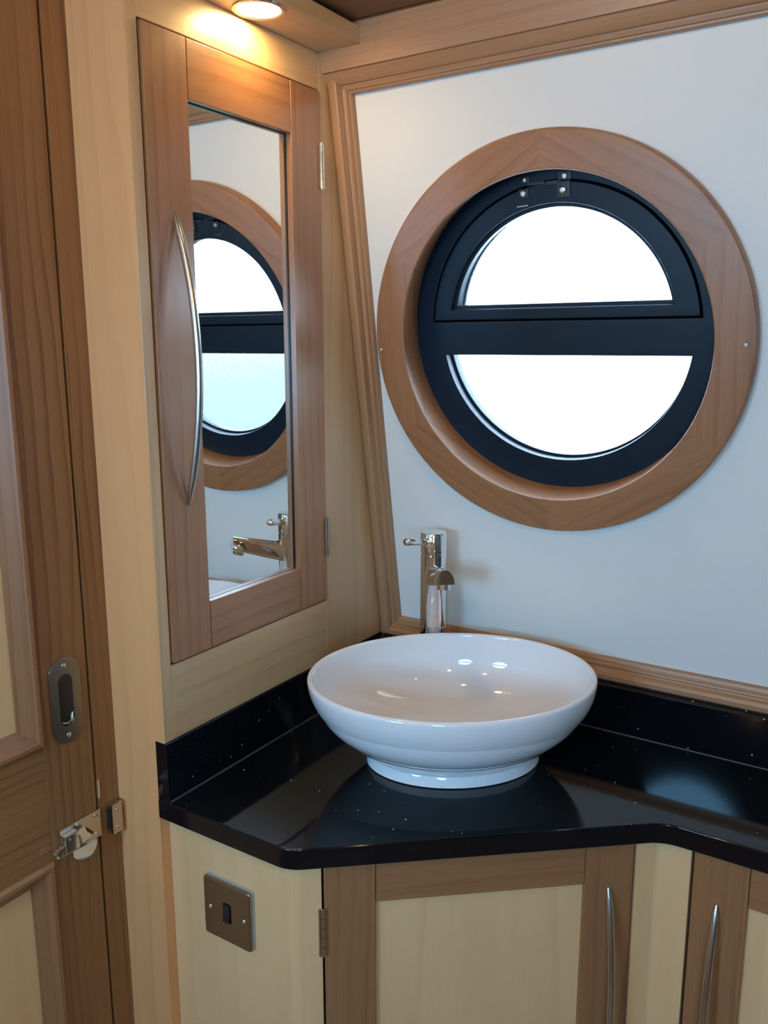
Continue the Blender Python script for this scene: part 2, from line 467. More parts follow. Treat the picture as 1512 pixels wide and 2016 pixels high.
# ---- porthole window
def porthole(name, M, panes, detail=True):
    root = empty(name, M @ Vector((FC[0], FC[1], 0)))
    struct(root)
    # wooden surround: six mitred segments turned into a ring
    N = 144
    prof = [(0.2515, -0.030, FC), (0.2485, -0.012, None), (0.2472, 0.012, RC), (0.2472, 0.0195, RC), (0.2480, 0.0214, RC), (0.2500, 0.0222, RC), (0.297, 0.0222, RC),
            (0.3000, 0.0212, RC), (0.3018, 0.0180, RC), (0.3022, 0.013, RC), (0.3022, 0.0002, RC), (0.258, 0.0002, RC), (0.258, -0.030, RC)]
    bm = bmesh.new(); uvl = bm.loops.layers.uv.verify(); rings = []
    for r, n, c in prof:
        c = c or ((RC[0] + FC[0]) / 2, (RC[1] + FC[1]) / 2)
        rings.append([bm.verts.new((c[0] + r * math.cos(2 * math.pi * (i + 0) / N), c[1] + r * math.sin(2 * math.pi * i / N), n)) for i in range(N)])
    off = N * 30 // 360
    for A, B in zip(rings, rings[1:] + rings[:1]):
        for i in range(N):
            j = (i + 1) % N
            f = bm.faces.new((A[i], A[j], B[j], B[i]))
            seg = ((i - off) % N) // (N // 6)
            am = math.radians(30 + 60 * seg + 30)
            g = Vector((-math.sin(am), math.cos(am), 0)); h = Vector((math.cos(am), math.sin(am), 0))
            for l in f.loops:
                p = l.vert.co - Vector((RC[0], RC[1], 0))
                l[uvl].uv = (p.dot(g) + seg * 3.37, p.dot(h) + p.z * 0.7 + seg * 1.731)
    bmesh.ops.recalc_face_normals(bm, faces=bm.faces)
    finish('surround', bm, OAK, root, M, 40, uv=False)
    # black outer frame with its two openings
    BAR0, BAR1 = 0.6240, 0.6785
    LC, LR = (0.3525, 0.6588), 0.2050
    UC, UR = (0.3480, 0.6665), 0.1785
    lower = half_disc(LC[0], LC[1], LR, BAR0, False)
    SC_, SR = (0.3495, 0.6640), 0.2190
    upper = half_disc(SC_[0], SC_[1], SR, BAR1, True)
    bm = shape2d([circ(FC[0], FC[1], 0.2545, 120), lower, upper], 0.045, 0.0012)
    rear = shape2d([half_disc(SC_[0], SC_[1], SR + 0.012, BAR1 - 0.008, True), half_disc(UC[0], UC[1], UR + 0.004, 0.7000, True)], 0.006)  # backing plate added to stop sky light leaking round the hopper sash
    bmesh.ops.translate(rear, verts=rear.verts, vec=(0, 0, -0.0065))
    tmp = bpy.data.meshes.new('tmp'); rear.to_mesh(tmp); rear.free(); bm.from_mesh(tmp); bpy.data.meshes.remove(tmp)
    finish('outer_frame', bm, BLACK, root, M @ Matrix.Translation((0, 0, -0.075)), 30, uv=False)
    # opening top light (hopper)
    bm = shape2d([half_disc(SC_[0], SC_[1], SR - 0.003, BAR1 + 0.003, True), half_disc(UC[0], UC[1], UR + 0.006, 0.6985, True)], 0.046, 0.0012)
    sash = finish('hopper_sash', bm, BLACK, root, M @ Matrix.Translation((0, 0, -0.0745)), 30, uv=False)
    # glazing beads
    bm = shape2d([half_disc(UC[0], UC[1], UR + 0.008, 0.6965, True), half_disc(UC[0], UC[1], UR, 0.7040, True)], 0.014, 0.001)
    finish('glazing_bead', bm, BLACK, root, M @ Matrix.Translation((0, 0, -0.052)), 30, uv=False)
    bm = shape2d([half_disc(LC[0], LC[1], LR + 0.004, BAR0 + 0.004, False), half_disc(LC[0] + 0.001, LC[1] + 0.001, LR - 0.003, BAR0 - 0.0005, False)], 0.010, 0.001)
    finish('glazing_bead', bm, BLACK, root, M @ Matrix.Translation((0, 0, -0.058)), 30, uv=False)
    for nm, L in (('upper_pane', half_disc(UC[0], UC[1], UR + 0.006, 0.6985, True)), ('lower_pane', half_disc(LC[0], LC[1], LR + 0.003, BAR0 + 0.003, False))):
        bm = shape2d([L], 0.004)
        finish(nm, bm, panes, root, M @ Matrix.Translation((0, 0, -0.062)), None, uv=False)
    if not detail: return root
    # catches and screws
    def screw(x, s, n, r, nm='screw', mat=SCREW):
        b = bmesh.new(); m = M @ Matrix.Translation((x, s, n))
        rg = add_lathe(b, [(r, r, 0, 0, 0), (r, r, 0, 0, 0.0012), (r * 0.72, r * 0.72, 0, 0, 0.0022), (r * 0.45, r * 0.45, 0, 0, 0.0022), (r * 0.42, r * 0.42, 0, 0, 0.0008)], 20)
        cap(b, rg[-1]); cap(b, rg[0], True)
        bmesh.ops.recalc_face_normals(b, faces=b.faces)
        return finish(nm, b, mat, root, m, 35, uv=False)
    for x, s, r in ((0.3055, 0.8868, 0.0030), (0.3678, 0.8866, 0.0038), (0.3028, 0.8678, 0.0042), (0.3642, 0.8676, 0.0045)):
        screw(x, s, -0.0262 if s < 0.88 else -0.0275, r * 1.15)
    for x in (0.0545, 0.6365):
        screw(x, 0.6400 if x < .3 else 0.6495, 0.0215, 0.0034)
    # black catch bodies on the sash and frame head
    b = bmesh.new()
    add_box(b, (0.356, 0.857, -0.0285), (0.376, 0.880, -0.0255), 0.0008)
    add_box(b, (0.358, 0.881, -0.030), (0.3775, 0.893, -0.027), 0.0008)
    add_box(b, (0.338, 0.876, -0.029), (0.360, 0.882, -0.0265), 0.0006)
    finish('window_catch', b, PLASTIC, root, M, 30, uv=False)
    b = bmesh.new()
    add_box(b, (0.2955, 0.8615, -0.0285), (0.310, 0.8745, -0.0262), 0.0008)
    add_box(b, (0.298, 0.8815, -0.030), (0.312, 0.8915, -0.0275), 0.0008)
    add_box(b, (0.308, 0.878, -0.030), (0.336, 0.883, -0.028), 0.0006)
    finish('window_catch', b, PLASTIC, root, M, 30, uv=False)
    b = bmesh.new()
    add_box(b, (0.2910, 0.8490, -0.0288), (0.3090, 0.8512, -0.0262), 0.0006, matrix=Matrix.Translation((0.3, 0.85, 0)) @ Matrix.Rotation(0.05, 4, 'Z') @ Matrix.Translation((-0.3, -0.85, 0)))
    finish('finger_lip', b, NICKEL, root, M, 30, uv=False)
    return root
w1 = porthole('window_1', WALL, FROST)
w1['label'] = 'round porthole with a wide oak surround and black two pane frame'
porthole('window_2', OPP, LIT_PANE, False)
porthole('fill_window_3', OPP_FILL, LIT_PANE, False)  # unseen extra porthole, added to bring more daylight into the room

# ---- mouldings on the cabin side
# left upright moulding: profile across x (a = x, b = proud)
prof_l = [(0.000, 0.0), (0.000, 0.0235), (0.006, 0.0262), (0.013, 0.0270), (0.0165, 0.0262), (0.0185, 0.0215), (0.0205, 0.0150), (0.0225, 0.0135), (0.0245, 0.0150),
          (0.0265, 0.0150), (0.0280, 0.0125), (0.0290, 0.0105), (0.0312, 0.0105), (0.0330, 0.0085), (0.0335, 0.0)]
ROT = Matrix(((0, -1, 0, 0), (1, 0, 0, 0), (0, 0, 1, 0), (0, 0, 0, 1)))     # sweep axis -> up slope, a -> -x
prof_up = [(-a, b) for a, b in prof_l]
prism('trim_1', prof_up, (0.088, 1.075), OAK_T, None, WALL @ ROT, mitre=(-1.0, 1.0))['kind'] = 'structure'
bpy.data.objects['trim_1']['label'] = 'upright oak moulding in the corner beside the mirror cabinet'
# bottom moulding over the worktop upstand: a = up-slope, b = proud
prof_b = [(0.0930, 0.0), (0.0930, 0.0235), (0.097, 0.0262), (0.1035, 0.0258), (0.108, 0.0225), (0.1105, 0.0165), (0.1125, 0.0150), (0.1150, 0.0160), (0.1175, 0.0150), (0.1190, 0.0110), (0.1225, 0.0102), (0.1255, 0.0080), (0.1260, 0.0)]
prism('trim_2', prof_b, (0.0, X1), OAK_T, None, WALL, mitre=(0.0, 0.0))['kind'] = 'structure'
bpy.data.objects['trim_2']['label'] = 'oak moulding running along the top of the black upstand'
# crown: moulded lower edge and a plain frieze board up to the ceiling
prof_c = [(1.0400, 0.0), (1.0405, 0.0085), (1.0425, 0.0105), (1.0450, 0.0108), (1.0460, 0.0135), (1.0500, 0.0150), (1.0530, 0.0155), (1.0545, 0.0195), (1.0600, 0.0240), (1.0690, 0.0265), (1.0720, 0.0280), (1.0730, 0.0330), (1.150, 0.0370), (1.150, 0.0)]
prism('trim_3', prof_c, (-0.02, X1), OAK_T, None, WALL)['kind'] = 'structure'
bpy.data.objects['trim_3']['label'] = 'deep oak crown moulding along the top of the cream wall'
# pelmet board over the cabinet
pel = box('trim_4', (-0.108, -1.30, 1.982), (0.0745, -0.128, 2.006), ASH, grain=(0, 1, 0), bevel=0.0015)
struct(pel, 'oak pelmet board above the mirror cabinet holding the round lamp')
# door jamb strip
struct(box('trim_5', (-0.150, -0.5935, 0.0), (-0.108, -0.5560, 1.985), OAK_D, grain=(0, 0, 1), bevel=0.001), 'dark oak door jamb strip')
struct(box('trim_6', (-0.185, -0.612, 0.0), (-0.150, -0.5572, 1.985), GAP, bevel=0.0), 'dark rebate behind the door jamb')

# ---- door on the left
DX = -0.108
door = empty('door_1', (DX - 0.02, -0.98, 0.0)); struct(door, 'oak framed door with pale maple panels at the left edge')
Y0, Y1 = -1.365, -0.5975
box('stile', (DX - 0.035, Y1 - 0.078, 0.02), (DX, Y1, 1.98), OAK_D, door, grain=(0, 0, 1), bevel=0.0015)
box('stile', (DX - 0.035, Y0, 0.02), (DX, Y0 + 0.078, 1.98), OAK_D, door, grain=(0, 0, 1), bevel=0.0015)
for z0, z1 in ((0.02, 0.17), (0.838, 1.008), (1.90, 1.98)):
    box('rail', (DX - 0.035, Y0 + 0.078, z0), (DX - 0.0004, Y1 - 0.078, z1), OAK_D, door, grain=(0, 1, 0), bevel=0.001)
def bead(z0, z1):
    """bolection moulding mitred round a panel"""
    ya, yb = Y0 + 0.078, Y1 - 0.078
    prof = [(0.0, DX - 0.020), (0.0, DX + 0.004), (-0.004, DX + 0.0075), (-0.009, DX + 0.0075), (-0.013, DX + 0.004), (-0.022, DX - 0.004), (-0.030, DX - 0.009), (-0.030, DX - 0.020)]
    b = bmesh.new(); uvl = b.loops.layers.uv.verify(); rings = []
    for t, x in prof:
        rings.append([b.verts.new(p) for p in ((x, ya - t, z0 - t), (x, yb + t, z0 - t), (x, yb + t, z1 + t), (x, ya - t, z1 + t))])
    for A, B in zip(rings, rings[1:]):
        for i in range(4):
            j = (i + 1) % 4
            f = b.faces.new((A[i], A[j], B[j], B[i]))
            for l in f.loops:
                p = l.vert.co
                l[uvl].uv = (p.y + 3, p.z + p.x + i) if i in (0, 2) else (p.z + 7, p.y + p.x + i * 1.3)
    bmesh.ops.recalc_face_normals(b, faces=b.faces)
    finish('panel_bead', b, OAK, door, None, 20, uv=False)
    box('panel', (DX - 0.026, ya + 0.02, z0 + 0.02), (DX - 0.012, yb - 0.02, z1 - 0.02), MAPLE, door, grain=(0, 0, 1), bevel=0.0)
bead(1.008, 1.90); bead(0.17, 0.838)
# flush pull let into the stile
PC = (-0.6355, 1.0600)
def slot(w, h, n=16):
    r = w / 2; s = h / 2 - r
    return [(r * math.cos(math.pi * i / n), s + r * math.sin(math.pi * i / n)) for i in range(n + 1)] + [(-r * math.cos(math.pi * i / n), -s - r * math.sin(math.pi * i / n)) for i in range(n + 1)]
MY = Matrix(((0, 0, 1, DX), (1, 0, 0, PC[0]), (0, 1, 0, PC[1]), (0, 0, 0, 1)))      # local x->y, y->z, z->x
bm = shape2d([slot(0.050, 0.126), slot(0.022, 0.076)], 0.0022, 0.0006)
pull = finish('flush_pull', bm, STEEL_D, door, MY, 30, uv=False)
bm = bmesh.new()
for (w, h, z) in ((0.0225, 0.0765, 0.0012), (0.022, 0.076, 0.0003), (0.020, 0.074, -0.0)):
    pass
L0, L1 = slot(0.0224, 0.0764), slot(0.0200, 0.0740)
ra = [bm.verts.new((p[0], p[1], 0.0018)) for p in L0]; rb = [bm.verts.new((p[0], p[1], 0.0004)) for p in L1]
for i in range(len(ra)):
    j = (i + 1) % len(ra); bm.faces.new((ra[i], ra[j], rb[j], rb[i]))
bm.faces.new(rb); bmesh.ops.recalc_face_normals(bm, faces=bm.faces)
finish('recess', bm, plain('dark_recess_steel', (0.10, 0.10, 0.10), 0.3, 1.0), pull, MY, 30, uv=False)
bm = bmesh.new()
add_tube(bm, [(-0.0085 + 0.0, -0.031, 0.0012), (0.000, -0.0335, 0.0018), (0.0075, -0.029, 0.0018), (0.0092, -0.020, 0.0012)], [0.0012, 0.0018, 0.0018, 0.001], 10)
finish('recess_lip', bm, NICKEL, pull, MY, 40, uv=False)
def small_screw(x, y, z, r, mat, parent, axis=(1, 0, 0), nm='screw'):
    b = bmesh.new()
    q = Vector(axis).to_track_quat('Z', 'Y').to_matrix().to_4x4(); m = Matrix.Translation((x, y, z)) @ q
    rg = add_lathe(b, [(r, r, 0, 0, -0.0005), (r, r, 0, 0, 0.0004), (r * 0.75, r * 0.75, 0, 0, 0.0013), (r * 0.4, r * 0.4, 0, 0, 0.0016), (r * 0.36, r * 0.36, 0, 0, 0.0003)], 18)
    cap(b, rg[-1]); cap(b, rg[0], True); bmesh.ops.recalc_face_normals(b, faces=b.faces)
    return finish(nm, b, mat, parent, m, 35, uv=False)
for dz in (0.0505, -0.0505):
    small_screw(DX + 0.0022, PC[0], PC[1] + dz, 0.0035, SCREW, pull)
# latch tongue let in the gap, above the keeper
bm = bmesh.new(); add_box(bm, (DX - 0.012, -0.5968, 0.893), (DX + 0.0035, -0.5925, 0.924), 0.0012)
finish('latch_tongue', bm, CHROME, door, None, 30, uv=False)
# chrome thumb latch on the door face
LZ = 0.8565
bm = bmesh.new(); add_box(bm, (DX, -0.6640, LZ - 0.0215), (DX + 0.0035, -0.5945, LZ + 0.0215), 0.0010)
latch = finish('thumb_latch', bm, NICKEL, door, None, 30, uv=False)
bm = bmesh.new()
add_box(bm, (DX + 0.0035, -0.6635, LZ - 0.013), (DX + 0.014, -0.640, LZ + 0.013), 0.0012)
add_box(bm, (DX + 0.0035, -0.640, LZ - 0.011), (DX + 0.010, -0.6215, LZ + 0.002), 0.0012)
finish('bolt_housing', bm, CHROME, latch, None, 30, uv=False)
bm = bmesh.new()
add_box(bm, (DX + 0.004, -0.6790, LZ - 0.010), (DX + 0.011, -0.6635, LZ - 0.001), 0.001)
add_cyl(bm, (DX + 0.007, -0.676, LZ - 0.006), (DX + 0.016, -0.676, LZ - 0.006), 0.0045, 0.0045, 16)
finish('slide_bolt', bm, CHROME, latch, None, 35, uv=False)
bm = bmesh.new()       # hinged thumb piece: a sloping half round flap
fl = [(-0.6520 + 0.0, LZ - 0.0135)] + [(-0.6330 + 0.0215 * math.cos(a), LZ - 0.014 + 0.0185 * math.sin(a)) for a in [math.radians(d) for d in range(200, 365, 11)]]
va = [bm.verts.new((DX + 0.006 + (LZ - p[1]) * 0.25, p[0], p[1])) for p in fl]; vb = [bm.verts.new((DX + 0.010 + (LZ - p[1]) * 0.25, p[0], p[1])) for p in fl]
bm.faces.new(va); bm.faces.new(list(reversed(vb)))
for i in range(len(va)):
    j = (i + 1) % len(va); bm.faces.new((va[i], va[j], vb[j], vb[i]))
bmesh.ops.recalc_face_normals(bm, faces=bm.faces)
finish('thumb_piece', bm, CHROME, latch, None, 25, uv=False)
bm = bmesh.new()       # raised turn with a pointed nose
pts = [(-0.645, 0.0105), (-0.628, 0.0125), (-0.6135, -0.004), (-0.641, -0.0125)]
va = [bm.verts.new((DX + 0.0100, p[0], LZ + p[1])) for p in pts]
vb = [bm.verts.new((DX + 0.0175, -0.634 + (p[0] + 0.634) * 0.62, LZ + p[1] * 0.6)) for p in pts]
bm.faces.new(va); bm.faces.new(list(reversed(vb)))
for i in range(4):
    j = (i + 1) % 4; bm.faces.new((va[i], va[j], vb[j], vb[i]))
bmesh.ops.recalc_face_normals(bm, faces=bm.faces)
finish('thumb_turn', bm, CHROME, latch, None, 20, uv=False)
for yy, zz in ((-0.603, 0.0145), (-0.603, -0.0145), (-0.634, 0.0165)):
    small_screw(DX + 0.0035, yy, LZ + zz, 0.0032, SCREW, latch)
# keeper on the jamb
bm = bmesh.new(); add_box(bm, (DX, -0.5835, 0.8325), (DX + 0.0150, -0.5645, 0.8790), 0.0012)
keep = finish('latch_keeper', bm, NICKEL, None, None, 30, uv=False)
tag(keep, 'small nickel keeper block screwed to the door jamb beside the latch', 'latch keeper')
bm = bmesh.new(); add_box(bm, (DX + 0.003, -0.5838, 0.840), (DX + 0.0115, -0.5834, 0.872), 0.0)
finish('bolt_slot', bm, GAP, keep, None, None, uv=False)
for zz in (0.842, 0.8695): small_screw(DX + 0.015, -0.5735, zz, 0.0030, SCREW, keep)

# ================================================================== OBJECTS
# ---- bow handles
def bow_handle(bm, p0, p1, out, bow, r=0.0052):
    p0, p1, out = Vector(p0), Vector(p1), Vector(out).normalized()
    n = 40; pts, rad = [], []
    for i in range(n + 1):
        t = i / n; s = 2 * t - 1
        pts.append(p0.lerp(p1, t) + out * (bow * (1 - s * s) + 0.0005))
        e = min(1.0, min(t, 1 - t) * 14)
        rad.append(r * (0.45 + 0.55 * math.sqrt(e)))
    add_tube(bm, pts, rad, 18, out)

def hinge(name, p, z0, z1, r, parent, leaf_dir, matrix=None):
    bm = bmesh.new(); n = 5; h = (z1 - z0) / n
    for i in range(n):
        add_cyl(bm, (p[0], p[1], z0 + i * h + 0.0006), (p[0], p[1], z0 + (i + 1) * h - 0.0006), r, r, 16)
    add_cyl(bm, (p[0], p[1], z0 - 0.001), (p[0], p[1], z1 + 0.001), r * 0.6, r * 0.6, 12)
    d = Vector(leaf_dir)
    for s in (-1, 1):
        q = Vector((p[0], p[1], 0)) + d * s * (r * 1.3)
        add_box(bm, (q.x - 0.0012, q.y - 0.0012, z0), (q.x + 0.0012, q.y + 0.0012, z1))
    return finish(name, bm, NICKEL, parent, matrix, 35, uv=False)

# ---- mirror cabinet
FX = -0.003                                          # face of the pale frame
mc = empty('mirror_cabinet', (-0.012, -0.355, 0.995))
tag(mc, 'tall wall cabinet with oak mirror door in a pale ash frame', 'cabinet')
def yz_plate(name, poly, x0, x1, mat, parent, grain):
    bm = bmesh.new()
    A = [bm.verts.new((x0, p[0], p[1])) for p in poly]; B = [bm.verts.new((x1, p[0], p[1])) for p in poly]
    bm.faces.new(A); bm.faces.new(list(reversed(B)))
    for i in range(len(poly)):
        j = (i + 1) % len(poly); bm.faces.new((A[i], A[j], B[j], B[i]))
    bmesh.ops.recalc_face_normals(bm, faces=bm.faces)
    bmesh.ops.bevel(bm, geom=list(bm.edges), offset=0.0008, segments=1, affect='EDGES')
    return finish(name, bm, mat, parent, None, 30, grain)
DY0, DY1, DZ0, DZ1 = -0.5352, -0.1750, 1.1022, 1.9250
def wall_y(z): return 0.04 - KW * (z - 0.9)
ZT = 1.9818
yz_plate('frame_stile', [(-0.557, 0.9895), (DY0 - 0.0025, 0.9895), (DY0 - 0.0025, ZT), (-0.557, ZT)], -0.022, FX, ASH, mc, (0, 0, 1))
yz_plate('frame_stile', [(DY1 + 0.0025, 0.9895), (wall_y(0.9895) - 0.002, 0.9895), (wall_y(ZT) - 0.002, ZT), (DY1 + 0.0025, ZT)], -0.022, FX, ASH, mc, (0, 0, 1))
yz_plate('frame_rail', [(DY0 - 0.0025, 0.9895), (DY1 + 0.0025, 0.9895), (DY1 + 0.0025, DZ0 - 0.003), (DY0 - 0.0025, DZ0 - 0.003)], -0.022, FX, ASH, mc, (0, 1, 0))
yz_plate('frame_rail', [(DY0 - 0.0025, DZ1 + 0.003), (DY1 + 0.0025, DZ1 + 0.003), (DY1 + 0.0025, ZT), (DY0 - 0.0025, ZT)], -0.022, FX, ASH, mc, (0, 1, 0))
md = box('door', (-0.0205, DY0 + 0.001, DZ0 + 0.001), (-0.0165, DY1 - 0.001, DZ1 - 0.001), GAP, mc, bevel=0.0)
SY0, SY1 = -0.4608, -0.2480                          # inner edges of the stiles
RZ0, RZ1 = 1.1735, 1.8510                            # inner edges of the rails
box('stile', (-0.0165, DY0, DZ0), (0.0010, SY0, DZ1), OAK_L, md, bevel=0.0016, grain=(0, 0, 1))
box('stile', (-0.0165, SY1, DZ0), (0.0010, DY1, DZ1), OAK_L, md, bevel=0.0016, grain=(0, 0, 1))
box('rail', (-0.0165, SY0 + 0.0012, DZ0), (0.0004, SY1 - 0.0008, RZ0), OAK_L, md, bevel=0.0014, grain=(0, 1, 0))
box('rail', (-0.0165, SY0 + 0.0012, RZ1), (0.0004, SY1 - 0.0008, DZ1), OAK_L, md, bevel=0.0014, grain=(0, 1, 0))
bm = bmesh.new(); add_box(bm, (-0.0150, SY0 - 0.0, RZ0 - 0.0), (-0.0115, SY1 - 0.0004, RZ1 + 0.0), 0.0)
o = finish('mirror', bm, MIRROR, md, None, None, uv=False); o['label'] = 'long mirror glass'
bm = bmesh.new()      # dark line of the glass edge
for lo, hi in (((-0.0114, SY0, RZ0), (-0.0108, SY1, RZ0 + 0.0004)), ((-0.0114, SY0, RZ1 - 0.0016), (-0.0098, SY1, RZ1)), ((-0.0114, SY1 - 0.0022, RZ0), (-0.0098, SY1, RZ1))):
    add_box(bm, lo, hi)
finish('glazing_seal', bm, PLASTIC, md, None, None, uv=False)
bm = bmesh.new(); bow_handle(bm, (0.0012, -0.4945, 1.7065), (0.0012, -0.4945, 1.3215), (1, 0, 0), 0.031)
o = finish('handle', bm, STEEL, md, None, 40, uv=False); o['label'] = 'curved satin steel bow handle'
hinge('hinge', (0.0030, DY1 - 0.0008), 1.7810, 1.8490, 0.0034, md, (0, 1, 0))
hinge('hinge', (0.0030, DY1 - 0.0008), 1.1800, 1.2480, 0.0034, md, (0, 1, 0))

# ---- worktop with its two upstands
TH = math.radians(39.8); UX, UY = math.cos(TH), math.sin(TH)
poly = [(-0.022, -0.558), (0.214, -0.558), (0.6062, -0.2320), (1.75, -0.2345), (1.75, 0.030), (-0.022, 0.030)]
bm = shape2d([round_poly(poly, [0, 0.055, 0.060, 0, 0, 0], 10)], 0.03, 0.0022, 3)
top = finish('worktop', bm, QUARTZ, None, Matrix.Translation((0, 0, 0.87)), 35, uv=False)
tag(top, 'black sparkly quartz worktop with an angled front edge under the basin', 'worktop')
bm = bmesh.new(); add_box(bm, (-0.022, -0.5578, 0.8995), (0.0, 0.0, 0.9890), 0.0012); finish('upstand', bm, QUARTZ, top, None, 30, uv=False)
# the long upstand leans with the cabin side
bm = bmesh.new(); add_box(bm, (0.0003, 0.004, 0.0180), (1.75, 0.0930, 0.0395), 0.0012); finish('upstand', bm, QUARTZ, top, WALL, 30, uv=False)
SEAL = plain('grey_sealant', (0.055, 0.056, 0.058), 0.45)
bm = bmesh.new()
for p0, p1 in (((0.0006, -0.5555, 0.9004), (0.0006, 0.0, 0.9004)), ((0.0, -0.0004, 0.9004), (1.75, -0.0004, 0.9004))):
    add_tube(bm, [p0, p1], [0.0013, 0.0013], 8)
finish('sealant_bead', bm, SEAL, top, None, 40, uv=False)

# ---- corner vanity cabinet
PX, PY = 0.215 - 0.017 * UY, -0.557 + 0.017 * UX
def dg(s, n=0.0): return (PX + UX * s + UY * n, PY + UY * s - UX * n)
DIA = Matrix(((UX, 0, UY, PX), (UY, 0, -UX, PY), (0, 1, 0, 0), (0, 0, 0, 1)))    # local (along, up, out)
cc = empty('corner_vanity_cabinet', (0.3, -0.22, 0.0))
tag(cc, 'angled corner vanity cabinet under the basin with pale panels and one framed door', 'cabinet')
ZC = 0.869
def slab(name, pts, z0, z1, mat, parent, grain=(0, 0, 1), radii=None):
    p = round_poly(pts, radii, 10) if radii else pts
    bm = bmesh.new()
    A = [bm.verts.new((q[0], q[1], z0)) for q in p]; B = [bm.verts.new((q[0], q[1], z1)) for q in p]
    bm.faces.new(A); bm.faces.new(list(reversed(B)))
    for i in range(len(p)):
        j = (i + 1) % len(p); bm.faces.new((A[i], A[j], B[j], B[i]))
    bmesh.ops.recalc_face_normals(bm, faces=bm.faces)
    return finish(name, bm, mat, parent, None, 35, grain)
# dark interior seen in the gaps
slab('carcass', [(-0.020, -0.520), (0.20, -0.520), dg(0.045, -0.024), dg(0.50, -0.024), (0.640, -0.195), (0.640, 0.02), (-0.020, 0.02)], 0.02, ZC - 0.001, GAP, cc)
e = dg(0.0425); ei = dg(0.0425, -0.018)
slab('side_panel', [(-0.0215, -0.540), (0.2095, -0.540), e, ei, (0.200, -0.5215), (-0.0215, -0.5215)], 0.0, ZC, MAPLE, cc, radii=[0, 0.03, 0, 0, 0.012, 0])
c0, c1 = dg(0.4800), dg(0.4800, -0.018)
cxr = 0.6415
k_s = (-0.217 - PY) / UY
cx0 = PX + UX * k_s
slab('corner_post', [c0, (cx0, -0.217), (cxr, -0.217), (cxr, -0.199), (cx0 - 0.006, -0.199), c1], 0.0, ZC, MAPLE, cc, radii=[0, 0.012, 0, 0, 0, 0])
def framed_door(root, M, s0, s1, z0, z1, st, rail, hand_s, hand_z, right_joint=True):
    dr = box('door', (s0 + 0.002, z0 + 0.002, -0.020), (s1 - 0.002, z1 - 0.002, -0.016), GAP, root, bevel=0.0, matrix=M)
    box('stile', (s0, z0, -0.018), (s0 + st, z1, 0.0), OAK, dr, bevel=0.0016, grain=(0, 1, 0), matrix=M)
    box('stile', (s1 - st, z0, -0.018), (s1, z1, 0.0), OAK, dr, bevel=0.0016, grain=(0, 1, 0), matrix=M)
    box('rail', (s0 + st + 0.0006, z1 - rail, -0.018), (s1 - st - 0.0006, z1, -0.0003), OAK, dr, bevel=0.0012, grain=(1, 0, 0), matrix=M)
    box('rail', (s0 + st + 0.0006, z0, -0.018), (s1 - st - 0.0006, z0 + rail, -0.0003), OAK, dr, bevel=0.0012, grain=(1, 0, 0), matrix=M)
    box('panel', (s0 + st - 0.002, z0 + rail - 0.002, -0.0155), (s1 - st + 0.002, z1 - rail + 0.002, -0.0085), MAPLE, dr, bevel=0.0, grain=(0, 1, 0), matrix=M)
    bm = bmesh.new(); bow_handle(bm, (hand_s, hand_z, 0.0004), (hand_s, hand_z - 0.385, 0.0004), (0, 0, 1), 0.031)
    finish('handle', bm, STEEL, dr, M, 40, uv=False)
    return dr
d1 = framed_door(cc, DIA, 0.0455, 0.4765, 0.12, 0.8668, 0.0695, 0.0640, 0.4410, 0.7965)
hp = dg(0.0438, 0.0016)
hinge('hinge', hp, 0.7290, 0.8005, 0.0034, d1, (UX, UY, 0))

# ---- right hand vanity cabinet
rc = empty('vanity_cabinet', (1.0, -0.10, 0.0))
tag(rc, 'vanity cabinet at the right edge with a framed oak and maple door', 'cabinet')
FR = Matrix(((1, 0, 0, 0), (0, 0, -1, -0.217), (0, 1, 0, 0), (0, 0, 0, 1)))
box('carcass', (0.6425, -0.195, 0.02), (1.70, 0.02, ZC - 0.001), GAP, rc, bevel=0.0)
framed_door(rc, FR, 0.6450, 1.100, 0.12, 0.8668, 0.0715, 0.0640, 0.6785, 0.7940)
box('end_panel', (1.104, -0.217, 0.0), (1.70, -0.199, ZC), MAPLE, rc, bevel=0.001)

# ---- light switch on the side panel
SWY = -0.540
sw = empty('light_switch', (0.0945, SWY, 0.756))
tag(sw, 'square brushed steel light switch with black rocker on the pale side panel', 'light switch')
MS = Matrix(((1, 0, 0, 0.0945), (0, 0, -1, SWY), (0, 1, 0, 0.756), (0, 0, 0, 1)))
def rrect(w, h, r, n=6):
    return round_poly([(-w / 2, -h / 2), (w / 2, -h / 2), (w / 2, h / 2), (-w / 2, h / 2)], [r] * 4, n)
bm = shape2d([rrect(0.0885, 0.0925, 0.005)], 0.003, 0.0005)
finish('gasket', bm, plain('grey_gasket', (0.45, 0.44, 0.40), 0.5), sw, MS, 30, uv=False)
bm = shape2d([rrect(0.0870, 0.0910, 0.0045), rrect(0.0135, 0.0285, 0.001, 2)], 0.0065, 0.0022, 3)
finish('plate', bm, STEEL_D, sw, MS @ Matrix.Translation((0, 0, 0.003)), 35, uv=False)
bm = bmesh.new()
prof = [(-0.0130, 0.004), (-0.0130, 0.0128), (0.0, 0.0105), (0.0130, 0.0098), (0.0130, 0.004)]
A = [bm.verts.new((-0.0062, a, b)) for a, b in prof]; B = [bm.verts.new((0.0062, a, b)) for a, b in prof]
bm.faces.new(A); bm.faces.new(list(reversed(B)))
for i in range(5):
    j = (i + 1) % 5; bm.faces.new((A[i], A[j], B[j], B[i]))
bmesh.ops.recalc_face_normals(bm, faces=bm.faces); bmesh.ops.bevel(bm, geom=list(bm.edges), offset=0.0006, segments=2, affect='EDGES')
finish('rocker', bm, PLASTIC, sw, MS, 30, uv=False)
